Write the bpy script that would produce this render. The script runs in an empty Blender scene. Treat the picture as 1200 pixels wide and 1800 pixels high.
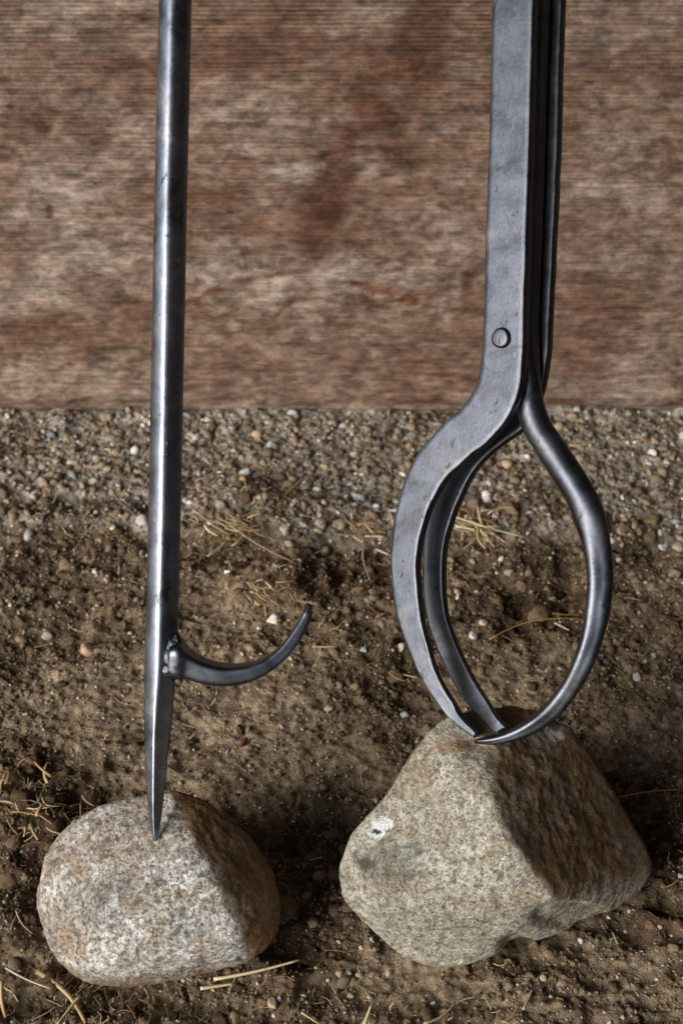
import bpy, bmesh, math, random
import numpy as np
from mathutils import Vector, Matrix, noise as mnoise

random.seed(7)
RNG = np.random.default_rng(11)
SC = bpy.context.scene
COL = SC.collection

# ------------------------------------------------------------------ camera
TH = math.radians(38.0)                 # downward pitch
S = 0.00031                             # metres per photo pixel on the tool plane
D = 0.853                               # distance camera -> tool plane
Z0 = 0.215                              # height of the middle of the tool plane
FWD = np.array([0, math.cos(TH), -math.sin(TH)])
UP = np.array([0, math.sin(TH), math.cos(TH)])
XA = np.array([1.0, 0, 0])
PC = np.array([0, 0, Z0])
CAM = PC - FWD * D
cam_d = bpy.data.cameras.new('camera')
cam = bpy.data.objects.new('camera', cam_d); COL.objects.link(cam)
cam.location = CAM
cam.rotation_euler = (math.pi / 2 - TH, 0, 0)
cam_d.sensor_fit = 'HORIZONTAL'; cam_d.sensor_width = 24.0
cam_d.lens = 24.0 * D / (1200 * S)
cam_d.clip_start = 0.02; cam_d.clip_end = 500
cam_d.dof.use_dof = True
cam_d.dof.focus_distance = D + 0.012
cam_d.dof.aperture_fstop = 12.8
SC.camera = cam

# ------------------------------------------------------------------ light
LV = Vector((-0.70, -0.62, 0.40)).normalized()     # towards the light
world = bpy.data.worlds.new('World'); SC.world = world; world.use_nodes = True
wn = world.node_tree.nodes; wl = world.node_tree.links
sky = wn.new('ShaderNodeTexSky'); sky.sky_type = 'NISHITA'; sky.sun_disc = False
sky.sun_elevation = math.asin(LV.z)
sky.sun_rotation = math.atan2(LV.x, LV.y)
sky.air_density = 1.0; sky.dust_density = 1.0; sky.ozone_density = 1.0
wl.new(sky.outputs[0], wn['Background'].inputs[0])
wn['Background'].inputs[1].default_value = 0.085
sun_d = bpy.data.lights.new('sun', 'SUN'); sun_d.energy = 2.6; sun_d.angle = math.radians(38)
sun_d.color = (1.0, 0.955, 0.89)
sun = bpy.data.objects.new('sun', sun_d); COL.objects.link(sun)
sun.rotation_euler = LV.to_track_quat('Z', 'Y').to_euler()
SC.view_settings.view_transform = 'Standard'; SC.view_settings.look = 'None'
SC.view_settings.exposure = 0.80; SC.view_settings.gamma = 1.0
SC.cycles.use_denoising = True
SC.cycles.max_bounces = 8

# ------------------------------------------------------------------ helpers
def ray(px, py):
    return FWD * D + XA * ((px - 600) * S) + UP * ((900 - py) * S)
def on_z(px, py, z):
    r = ray(px, py); return CAM + r * ((z - CAM[2]) / r[2])
def on_y(px, py, y):
    r = ray(px, py); return CAM + r * ((y - CAM[1]) / r[1])
def on_plane(px, py, q, n):
    r = ray(px, py); return CAM + r * (np.dot(q - CAM, n) / np.dot(r, n))
def focus(px, py, w=0.0):
    return on_plane(px, py, PC - FWD * w, FWD)

def hash3(ix, iy, iz, seed):
    h = (ix.astype(np.uint32) * np.uint32(374761393) + iy.astype(np.uint32) * np.uint32(668265263)
         + iz.astype(np.uint32) * np.uint32(2147483647) + np.uint32(seed * 974711 + 77))
    h = (h ^ (h >> np.uint32(13))) * np.uint32(1274126177)
    h = (h ^ (h >> np.uint32(16))) * np.uint32(2246822519)
    return ((h ^ (h >> np.uint32(15))) & np.uint32(0xFFFFFF)).astype(np.float64) / 0xFFFFFF * 2 - 1
def vnoise(p, seed=0):
    """smooth value noise in -1..1 for an (n,3) array"""
    i = np.floor(p).astype(np.int64); f = p - i; f = f * f * f * (f * (f * 6 - 15) + 10)
    i = i + 100000
    out = 0
    for a in (0, 1):
        for b in (0, 1):
            for c in (0, 1):
                w = (f[:, 0] if a else 1 - f[:, 0]) * (f[:, 1] if b else 1 - f[:, 1]) * (f[:, 2] if c else 1 - f[:, 2])
                out = out + w * hash3(i[:, 0] + a, i[:, 1] + b, i[:, 2] + c, seed)
    return out
ROT = np.array(Matrix.Rotation(0.7, 3, Vector((1, 2, 3)).normalized()))
def fbm(p, octv=4, seed=0, gain=0.5):
    out, amp, tot = 0, 1.0, 0
    for k in range(octv):
        out = out + amp * vnoise(p, seed + k * 13); tot += amp
        p = p @ ROT.T * 2.03 + 3.7; amp *= gain
    return out / tot
def ridged(p, octv=3, seed=0):
    out, amp, tot = 0, 1.0, 0
    for k in range(octv):
        out = out + amp * (1 - np.abs(vnoise(p, seed + k * 17)) * 2); tot += amp
        p = p @ ROT.T * 2.03 + 1.3; amp *= 0.5
    return out / tot
def sstep(a, b, x):
    t = np.clip((x - a) / (b - a), 0, 1); return t * t * (3 - 2 * t)

def mesh_np(name, V, F, mat, parent=None, smooth=True, attrs=None, colors=None):
    """V (n,3), F list of tuples or an int array (m,k)"""
    me = bpy.data.meshes.new(name)
    V = np.asarray(V, dtype=np.float64)
    if isinstance(F, np.ndarray):
        m, k = F.shape
        me.vertices.add(len(V)); me.vertices.foreach_set('co', V.ravel())
        me.loops.add(m * k); me.loops.foreach_set('vertex_index', F.ravel().astype(np.int32))
        me.polygons.add(m); me.polygons.foreach_set('loop_start', np.arange(0, m * k, k, dtype=np.int32))
        me.update(calc_edges=True)
    else:
        me.from_pydata([tuple(v) for v in V], [], F); me.update()
    me.polygons.foreach_set('use_smooth', [smooth] * len(me.polygons))
    for an, av in (attrs or {}).items():
        a = me.attributes.new(an, 'FLOAT', 'POINT'); a.data.foreach_set('value', np.asarray(av, dtype=np.float32))
    if colors is not None:
        a = me.attributes.new('col', 'FLOAT_COLOR', 'POINT')
        c = np.ones((len(V), 4), dtype=np.float32); c[:, :3] = colors
        a.data.foreach_set('color', c.ravel())
    me.validate()
    me.materials.append(mat)
    o = bpy.data.objects.new(name, me); COL.objects.link(o)
    if parent is not None:
        o.parent = parent; o.matrix_parent_inverse = Matrix.Translation(-Vector(parent.location))
    return o
def tag(o, label=None, cat=None, group=None, kind=None):
    if label: o['label'] = label
    if cat: o['category'] = cat
    if group: o['group'] = group
    if kind: o['kind'] = kind
    return o
def thing(name, loc, label, cat, group=None):
    o = bpy.data.objects.new(name, None); COL.objects.link(o); o.location = loc
    o.empty_display_size = 0.02
    return tag(o, label, cat, group)

def catmull(P, n):
    P = np.asarray(P, dtype=float); m = len(P)
    d = np.maximum(np.linalg.norm(np.diff(P[:, :2], axis=0), axis=1), 1e-6)
    t = np.concatenate([[0], np.cumsum(d)])
    # tangents: non-uniform finite differences
    T = np.zeros_like(P)
    T[1:-1] = ((P[2:] - P[1:-1]) / (t[2:] - t[1:-1])[:, None] * (t[1:-1] - t[:-2])[:, None]
               + (P[1:-1] - P[:-2]) / (t[1:-1] - t[:-2])[:, None] * (t[2:] - t[1:-1])[:, None]) / (t[2:] - t[:-2])[:, None]
    T[0] = (P[1] - P[0]) / (t[1] - t[0]); T[-1] = (P[-1] - P[-2]) / (t[-1] - t[-2])
    q = np.linspace(0, t[-1], n)
    k = np.clip(np.searchsorted(t, q, side='right') - 1, 0, m - 2)
    h = (t[k + 1] - t[k]); u = ((q - t[k]) / h)[:, None]; h = h[:, None]
    return ((2 * u**3 - 3 * u**2 + 1) * P[k] + (u**3 - 2 * u**2 + u) * h * T[k]
            + (-2 * u**3 + 3 * u**2) * P[k + 1] + (u**3 - u**2) * h * T[k + 1])
def loft(rings):
    """rings: (n,m,3) -> verts, faces with caps"""
    rings = np.asarray(rings); n, m, _ = rings.shape
    V = rings.reshape(-1, 3); F = []
    for i in range(n - 1):
        for j in range(m):
            a = i * m + j; b = i * m + (j + 1) % m
            F.append((a, b, b + m, a + m))
    F.append(tuple(reversed(range(m)))); F.append(tuple((n - 1) * m + j for j in range(m)))
    return V, F

# ------------------------------------------------------------------ materials
class NT:
    def __init__(s, name):
        s.m = bpy.data.materials.new(name); s.m.use_nodes = True
        s.t = s.m.node_tree; s.b = s.t.nodes['Principled BSDF']
    def n(s, typ, ins=None, **kw):
        nd = s.t.nodes.new('ShaderNode' + typ)
        for k, v in kw.items(): setattr(nd, k, v)
        for k, v in (ins or {}).items():
            if isinstance(v, bpy.types.NodeSocket): s.t.links.new(v, nd.inputs[k])
            else: nd.inputs[k].default_value = v
        return nd
    def set(s, k, v):
        if isinstance(v, bpy.types.NodeSocket): s.t.links.new(v, s.b.inputs[k])
        else: s.b.inputs[k].default_value = v
    def obj(s, scale=(1, 1, 1), loc=(0, 0, 0), rot=(0, 0, 0)):
        g = s.n('NewGeometry')
        return s.n('Mapping', {'Vector': g.outputs['Position'], 'Scale': scale, 'Location': loc, 'Rotation': rot}).outputs[0]
    def noise(s, vec, scale, detail=4, rough=0.55, dist=0.0):
        return s.n('TexNoise', {'Vector': vec, 'Scale': scale, 'Detail': detail, 'Roughness': rough, 'Distortion': dist}).outputs[0]
    def ramp(s, fac, stops, interp='LINEAR'):
        r = s.n('ValToRGB', {'Fac': fac}); cr = r.color_ramp; cr.interpolation = interp
        while len(cr.elements) > 1: cr.elements.remove(cr.elements[-1])
        cr.elements[0].position = stops[0][0]; c = stops[0][1]
        cr.elements[0].color = (c if isinstance(c, tuple) else (c, c, c)) + (1,)
        for p, c in stops[1:]:
            e = cr.elements.new(p); e.color = (c if isinstance(c, tuple) else (c, c, c)) + (1,)
        return r.outputs[0]
    def mix(s, fac, a, b, mode='MIX'):
        nd = s.t.nodes.new('ShaderNodeMix'); nd.data_type = 'RGBA'; nd.blend_type = mode
        for i, v in ((0, fac), (6, a), (7, b)):
            if isinstance(v, bpy.types.NodeSocket): s.t.links.new(v, nd.inputs[i])
            elif i == 0: nd.inputs[0].default_value = v
            else: nd.inputs[i].default_value = tuple(v) + (1,)
        return nd.outputs[2]
    def math(s, op, a, b=0.0, c=None):
        ins = {0: a, 1: b}
        if c is not None: ins[2] = c
        return s.n('Math', ins, operation=op).outputs[0]
    def attr(s, name, out='Fac'):
        return s.n('Attribute', attribute_name=name).outputs[out]
    def bump(s, h, strength, dist, normal=None):
        ins = {'Height': h, 'Strength': strength, 'Distance': dist}
        if normal is not None: ins['Normal'] = normal
        return s.n('Bump', ins).outputs[0]

def mat_iron(name, tone=1.0, rough=0.40, blue=1.0):
    t = NT(name); p = t.obj()
    big = t.noise(p, 38, 5, 0.65, 0.8); mid = t.noise(t.obj(loc=(4, 2, 1)), 120, 4, 0.65, 0.5); fine = t.noise(p, 480, 5, 0.7)
    strk = t.noise(t.obj((900, 200, 30)), 1.0, 3, 0.6)
    c = t.ramp(big, [(0.32, (0.048 * tone, 0.049 * tone, 0.056 * tone)), (0.48, (0.081 * tone, 0.090 * tone, 0.111 * tone * blue)),
                     (0.60, (0.095 * tone, 0.102 * tone, 0.122 * tone)), (0.72, (0.140 * tone, 0.142 * tone, 0.158 * tone * blue))])
    c = t.mix(1.0, c, t.ramp(mid, [(0.32, (0.88, 0.84, 0.81)), (0.5, 1.0), (0.68, (1.08, 1.10, 1.13))]), 'MULTIPLY')
    c = t.mix(t.math('MULTIPLY', t.ramp(fine, [(0.5, 0.0), (0.68, 1.0)]), 0.40), c, (0.04 * tone, 0.037 * tone, 0.035 * tone))
    pit = t.ramp(t.noise(t.obj((1, 1, 0.6)), 130, 3, 0.6), [(0.64, 0.0), (0.69, 1.0)])
    c = t.mix(t.math('MULTIPLY', pit, 0.65), c, (0.024, 0.019, 0.016))
    scr = t.ramp(strk, [(0.66, 0.0), (0.72, 0.35)])
    c = t.mix(scr, c, (0.26, 0.27, 0.29))
    c = t.mix(t.math('MULTIPLY', t.attr('edge'), t.ramp(mid, [(0.35, 0.1), (0.6, 0.8)])), c, (0.34, 0.35, 0.38))
    t.set('Base Color', c); t.set('Metallic', 1.0)
    r = t.math('ADD', t.math('MULTIPLY', big, 0.30), rough - 0.15)
    r = t.math('ADD', r, t.math('MULTIPLY', mid, 0.10))
    t.set('Roughness', r)
    n1 = t.bump(t.noise(p, 60, 2, 0.5), 0.14, 0.0012)
    n2 = t.bump(t.math('ADD', fine, t.math('ADD', t.math('MULTIPLY', mid, 0.3), t.math('MULTIPLY', strk, 0.4))), 0.30, 0.00028, n1)
    t.set('Normal', n2)
    return t.m
IRON = mat_iron('forged_iron', 1.08, 0.37)
IRON_ROUND = mat_iron('forged_iron_round', 1.30, 0.36)
IRON_SHAFT = mat_iron('forged_iron_shaft', 2.7, 0.36)
IRON_WELD = mat_iron('weld_iron', 1.0, 0.42)
IRON_HOOK = mat_iron('forged_iron_hook', 1.6, 0.33)

def mat_attr(name, rough=0.9, scale=500, amt=0.35, bump=0.4):
    t = NT(name); p = t.obj()
    c = t.attr('col', 'Color')
    n = t.noise(p, scale, 4, 0.65)
    v = t.ramp(n, [(0.25, 1 - amt), (0.75, 1 + amt)])
    t.set('Base Color', t.mix(1.0, c, v, 'MULTIPLY')); t.set('Roughness', rough)
    t.set('Normal', t.bump(n, bump, 0.0008))
    return t.m
PEBBLE = mat_attr('pebble_mineral', 0.75, 700, 0.3)
CRUMB = mat_attr('soil_crumb', 1.0, 900, 0.4, 0.8)
STRAWM = mat_attr('dry_straw', 0.6, 1200, 0.25, 0.2)
for m_ in (CRUMB,): m_.node_tree.nodes['Principled BSDF'].inputs['Specular IOR Level'].default_value = 0.15

def mat_ground():
    t = NT('dirt'); p = t.obj()
    n1 = t.noise(p, 16, 5, 0.6); n2 = t.noise(p, 150, 5, 0.7); n3 = t.noise(p, 900, 3, 0.7)
    c = t.ramp(n1, [(0.3, (0.088, 0.060, 0.037)), (0.50, (0.170, 0.122, 0.078)), (0.68, (0.28, 0.212, 0.142))])
    c = t.mix(t.attr('pale'), c, (0.33, 0.25, 0.165))
    c = t.mix(t.math('MULTIPLY', t.attr('grav'), 0.9), c, (0.35, 0.315, 0.265))
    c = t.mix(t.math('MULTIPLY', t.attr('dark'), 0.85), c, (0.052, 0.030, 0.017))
    c = t.mix(1.0, c, t.ramp(n2, [(0.30, 0.36), (0.5, 1.0), (0.70, 1.6)]), 'MULTIPLY')
    c = t.mix(1.0, c, t.ramp(t.noise(t.obj(loc=(5, 5, 1)), 48, 6, 0.72), [(0.34, 0.55), (0.5, 0.95), (0.66, 1.5)]), 'MULTIPLY')
    v = t.n('TexVoronoi', {'Vector': p, 'Scale': 620.0})
    g = t.ramp(v.outputs['Distance'], [(0.18, 1.0), (0.34, 0.0)])
    pick = t.ramp(t.n('SeparateColor', {0: v.outputs['Color']}).outputs[0], [(0.72, 0.0), (0.76, 1.0)])
    spk = t.math('MULTIPLY', g, pick)
    gc = t.ramp(t.n('SeparateColor', {0: v.outputs['Color']}).outputs[1], [(0.0, (0.26, 0.17, 0.09)), (0.6, (0.46, 0.37, 0.26)), (1.0, (0.68, 0.64, 0.56))])
    c = t.mix(t.math('MULTIPLY', spk, 0.8), c, gc)
    t.set('Base Color', c); t.set('Roughness', 1.0); t.set('Specular IOR Level', 0.15)
    h = t.math('ADD', t.math('MULTIPLY', n2, 1.0), t.math('MULTIPLY', n3, 0.35))
    h = t.math('ADD', h, t.math('MULTIPLY', spk, 0.3))
    t.set('Normal', t.bump(h, 0.9, 0.004))
    return t.m
DIRT = mat_ground()

def mat_wood(name, dark=False):
    t = NT(name)
    p = t.obj()
    warp = t.noise(t.obj((2.2, 1, 5.5)), 1.0, 3, 0.55)
    mott = t.noise(t.obj((46, 50, 58)), 1.0, 9, 0.76, 0.6)
    # warped height coordinate: the growth rings run along x and bend round knots
    sx = t.n('SeparateXYZ', {0: p})
    zz = t.math('ADD', sx.outputs[2], t.math('MULTIPLY', warp, 0.035))
    if not dark: zz = t.math('ADD', zz, t.attr('wave'))
    gv = t.n('CombineXYZ', {0: t.math('MULTIPLY', sx.outputs[0], 9.0), 1: 0.0, 2: t.math('MULTIPLY', zz, 520.0)}).outputs[0]
    fine = t.noise(gv, 1.0, 3, 0.6)
    gv2 = t.n('CombineXYZ', {0: t.math('MULTIPLY', sx.outputs[0], 16.0), 1: 3.0, 2: t.math('MULTIPLY', zz, 42.0)}).outputs[0]
    mid = t.noise(gv2, 1.0, 4, 0.6)
    saw = t.n('TexWave', {'Vector': t.n('CombineXYZ', {0: t.math('MULTIPLY', sx.outputs[0], 0.35), 1: 0.0, 2: sx.outputs[2]}).outputs[0],
                          'Scale': 98.0, 'Distortion': 1.2, 'Detail': 3.0, 'Detail Scale': 2.0}, bands_direction='Z').outputs[1]
    blot = t.noise(t.obj((14, 1, 26)), 1.0, 6, 0.7)
    chk = t.ramp(t.noise(t.n('CombineXYZ', {0: t.math('MULTIPLY', sx.outputs[0], 20.0), 1: 8.0, 2: t.math('MULTIPLY', zz, 330.0)}).outputs[0], 1.0, 4, 0.65), [(0.62, 0.0), (0.70, 1.0)])
    speck = t.noise(t.obj((90, 50, 190)), 1.0, 4, 0.7)
    c = t.ramp(mid, [(0.22, (0.100, 0.055, 0.038)), (0.5, (0.157, 0.095, 0.068)), (0.78, (0.213, 0.138, 0.104))])
    grey = t.ramp(blot, [(0.46, 0.0), (0.64, 0.65)])
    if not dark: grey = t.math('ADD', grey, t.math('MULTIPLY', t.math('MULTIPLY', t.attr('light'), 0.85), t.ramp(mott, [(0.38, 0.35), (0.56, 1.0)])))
    c = t.mix(t.math('MINIMUM', t.math('MAXIMUM', grey, 0.0), 0.85), c, (0.285, 0.228, 0.190))
    if not dark:
        c = t.mix(t.math('MULTIPLY', t.attr('shade'), 0.9), c, (0.080, 0.034, 0.022))  # dark diagonal band, knots and spots: the board's own colour
        c = t.mix(t.attr('rust'), c, (0.115, 0.048, 0.024))
        c = t.mix(t.math('MULTIPLY', t.attr('mud'), t.ramp(speck, [(0.35, 0.3), (0.55, 1.0)])), c, (0.235, 0.185, 0.135))
    c = t.mix(1.0, c, t.ramp(fine, [(0.3, 0.72), (0.5, 1.0), (0.72, 1.2)]), 'MULTIPLY')
    c = t.mix(1.0, c, t.ramp(mott, [(0.34, 0.56), (0.5, 1.0), (0.66, 1.42)]), 'MULTIPLY')
    sawk = t.ramp(t.math('ADD', t.math('MULTIPLY', sx.outputs[2], 1.6), t.math('MULTIPLY', blot, -0.7)), [(0.0, 0.15), (0.26, 1.0)])
    sawk = t.math('MULTIPLY', sawk, t.ramp(t.noise(t.obj((9, 1, 60)), 1.0, 3, 0.6), [(0.35, 0.35), (0.6, 1.0)]))
    c = t.mix(sawk, c, t.ramp(saw, [(0.0, 0.42), (0.4, 0.98), (1.0, 1.16)]), 'MULTIPLY')
    c = t.mix(1.0, c, t.ramp(speck, [(0.34, 0.52), (0.5, 1.0), (0.66, 1.5)]), 'MULTIPLY')
    c = t.mix(t.math('MULTIPLY', chk, 0.7), c, (0.045, 0.024, 0.016))
    if dark: c = t.mix(1.0, c, (0.20, 0.19, 0.18), 'MULTIPLY')
    t.set('Base Color', c); t.set('Roughness', 0.85); t.set('Specular IOR Level', 0.2)
    h = t.math('ADD', t.math('SUBTRACT', t.math('MULTIPLY', saw, 0.30), t.math('MULTIPLY', chk, 0.9)), t.math('ADD', t.math('MULTIPLY', fine, 0.7), t.math('MULTIPLY', speck, 0.5)))
    t.set('Normal', t.bump(h, 0.5, 0.0010))
    return t.m
WOOD = mat_wood('weathered_board')
WOOD_DARK = mat_wood('dark_barn_board', True)

def mat_stone(name, base, light, darkc, brown, grain=420):
    t = NT(name); p = t.obj()
    n1 = t.noise(p, 48, 6, 0.7); n2 = t.noise(p, 190, 6, 0.74); n3 = t.noise(p, grain, 3, 0.75)
    c = t.mix(t.ramp(n1, [(0.42, 0.0), (0.58, 1.0)]), base, light)
    c = t.mix(t.ramp(t.noise(t.obj(loc=(3, 1, 2)), 46, 5, 0.7), [(0.50, 0.0), (0.62, 0.75)]), c, brown)
    v = t.n('TexVoronoi', {'Vector': p, 'Scale': grain * 1.0})
    cr = t.n('SeparateColor', {0: v.outputs['Color']})
    c = t.mix(1.0, c, t.ramp(cr.outputs[0], [(0.0, 0.50), (0.4, 0.95), (1.0, 1.40)]), 'MULTIPLY')
    c = t.mix(t.ramp(n3, [(0.55, 0.0), (0.62, 0.85)]), c, darkc)
    c = t.mix(1.0, c, t.ramp(n2, [(0.34, 0.42), (0.48, 0.98), (0.70, 1.35)]), 'MULTIPLY')
    c = t.mix(t.attr('stain_shade'), c, t.mix(n2, (0.110, 0.054, 0.018), (0.33, 0.19, 0.082)))  # real brown dirt mixed with shade painted on the turned-away faces
    c = t.mix(t.attr('grey'), c, t.mix(1.0, c, (0.52, 0.56, 0.62), 'MULTIPLY'))
    c = t.mix(t.attr('lime'), c, (0.78, 0.80, 0.82))
    c = t.mix(t.attr('pit'), c, (0.05, 0.035, 0.025))
    cav = t.ramp(t.noise(t.obj(loc=(7, 3, 5)), 300, 4, 0.7), [(0.60, 0.0), (0.68, 0.8)])
    c = t.mix(cav, c, (0.13, 0.085, 0.05))
    t.set('Base Color', c); t.set('Roughness', 0.88); t.set('Specular IOR Level', 0.3)
    h = t.math('ADD', t.math('MULTIPLY', n2, 1.2), t.math('SUBTRACT', t.math('MULTIPLY', n3, 0.6), t.math('MULTIPLY', cav, 0.35)))
    t.set('Normal', t.bump(h, 0.85, 0.0024))
    return t.m
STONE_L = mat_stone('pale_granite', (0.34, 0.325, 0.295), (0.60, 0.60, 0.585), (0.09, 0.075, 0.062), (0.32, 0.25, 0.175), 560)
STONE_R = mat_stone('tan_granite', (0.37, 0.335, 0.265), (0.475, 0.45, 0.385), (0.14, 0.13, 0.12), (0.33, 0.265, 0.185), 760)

# ------------------------------------------------------------------ ground
YB = float(on_z(600, 727, 0.002)[1]); YBASE = YB       # foot of the board wall
def gxy(px, py):
    p = on_z(px, py, 0.0); return p[0], p[1]
def blob(x, y, px, py, rx, ry, soft=0.5, wob=0.35, seed=5):
    cx, cy = gxy(px, py)
    ex = abs(gxy(px + rx, py)[0] - cx); ey = abs(gxy(px, py - ry)[1] - cy)
    d = np.sqrt(((x - cx) / ex) ** 2 + ((y - cy) / ey) ** 2)
    P = np.stack([x * 22, y * 22, np.full_like(x, seed)], 1)
    d = d + wob * fbm(P, 3, seed)
    return 1 - sstep(1 - soft, 1 + soft, d)
def masks(x, y):
    P = np.stack([x, y, x * 0], 1)
    edge = 0.262 + 0.02 * vnoise(P * 9, 3) + 0.010 * vnoise(P * 30, 4) - 0.03 * sstep(-0.15, 0.2, x)
    grav = sstep(-0.012, 0.012, y - edge)
    pale = np.zeros_like(x)
    for a in ((395, 1090, 60, 45), (430, 1240, 130, 120), (330, 1330, 130, 70), (560, 1350, 170, 60), (880, 1210, 180, 60),
              (720, 1720, 200, 45), (1120, 1290, 90, 60), (160, 1240, 120, 80), (1130, 1700, 70, 60)):
        pale = np.maximum(pale, blob(x, y, *a, seed=int(a[0]) % 50) * 0.92)
    dark = np.zeros_like(x)  # dark soil, plus painted shadow right of each stone and below the gravel ledge
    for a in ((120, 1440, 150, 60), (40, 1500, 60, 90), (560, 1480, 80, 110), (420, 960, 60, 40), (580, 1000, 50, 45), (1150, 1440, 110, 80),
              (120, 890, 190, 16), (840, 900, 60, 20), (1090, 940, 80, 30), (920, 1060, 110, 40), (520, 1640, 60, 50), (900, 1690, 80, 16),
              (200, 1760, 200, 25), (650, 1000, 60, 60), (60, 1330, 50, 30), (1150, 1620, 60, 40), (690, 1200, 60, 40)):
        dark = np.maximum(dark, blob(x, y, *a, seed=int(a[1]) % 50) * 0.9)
    return grav, np.clip(pale - dark, 0, 1), dark
def ground_h(x, y, fine=True):
    P = np.stack([x, y, x * 0 + 0.31], 1)
    near = 1 - sstep(0.8, 2.5, np.hypot(x, y))
    grav, pale, dark = masks(x, y)
    h = 0.004 * fbm(P * 6, 3, 21) + 0.008 * sstep(0.2, 0.9, grav) - 0.004
    rough = (1 - 0.75 * pale) * (1 - 0.5 * grav)
    clod = ridged(P * 42, 3, 31); clod = np.clip(clod, -0.4, 1)
    h = h + 0.0075 * fbm(P * 24, 3, 41) * rough + 0.0040 * clod * rough + 0.0022 * ridged(P * 95 + 3, 2, 37) * (0.35 + 0.65 * rough)
    if fine: h = h + 0.0026 * fbm(P * 110, 3, 51) * (0.4 + 0.6 * rough) + 0.0014 * fbm(P * 300, 2, 61)
    h = h + dark * (-0.005 + 0.006 * ridged(P * 48, 3, 71))
    h = h + 0.0025 * sstep(YBASE - 0.05, YBASE, y) * (0.4 + vnoise(P * 35, 88))
    # loose soil pile beside the left stone
    for (px, py, rx, ry, a) in ((50, 1440, 90, 70, 0.016), (20, 1600, 45, 60, 0.010), (430, 910, 120, 40, 0.014), (480, 1020, 75, 40, 0.010), (850, 900, 130, 25, 0.008), (1180, 1560, 60, 80, 0.006)):
        h = h + a * blob(x, y, px, py, rx, ry, 0.8, 0.4, 9)
    return h * near - 0.003
def axis(lo, hi, step, far):
    a = list(np.arange(lo, hi + step / 2, step)); s = step
    while a[-1] < far: s *= 1.35; a.append(a[-1] + s)
    s = step
    while a[0] > -far: s *= 1.35; a.insert(0, a[0] - s)
    return np.array(a)
gx = axis(-0.36, 0.36, 0.00135, 60); gy = axis(-0.27, YB + 0.03, 0.00135, 60)
GX, GY = np.meshgrid(gx, gy); xf = GX.ravel(); yf = GY.ravel()
gh = ground_h(xf, yf)
nx, ny = len(gx), len(gy)
idx = np.arange(nx * ny).reshape(ny, nx)
GF = np.stack([idx[:-1, :-1].ravel(), idx[:-1, 1:].ravel(), idx[1:, 1:].ravel(), idx[1:, :-1].ravel()], 1)
gm = masks(xf, yf)
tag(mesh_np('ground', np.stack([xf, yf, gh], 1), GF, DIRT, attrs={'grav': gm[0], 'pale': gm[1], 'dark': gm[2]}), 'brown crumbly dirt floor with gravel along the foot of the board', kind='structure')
def gz(x, y):
    return float(ground_h(np.array([x]), np.array([y]))[0])

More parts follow.
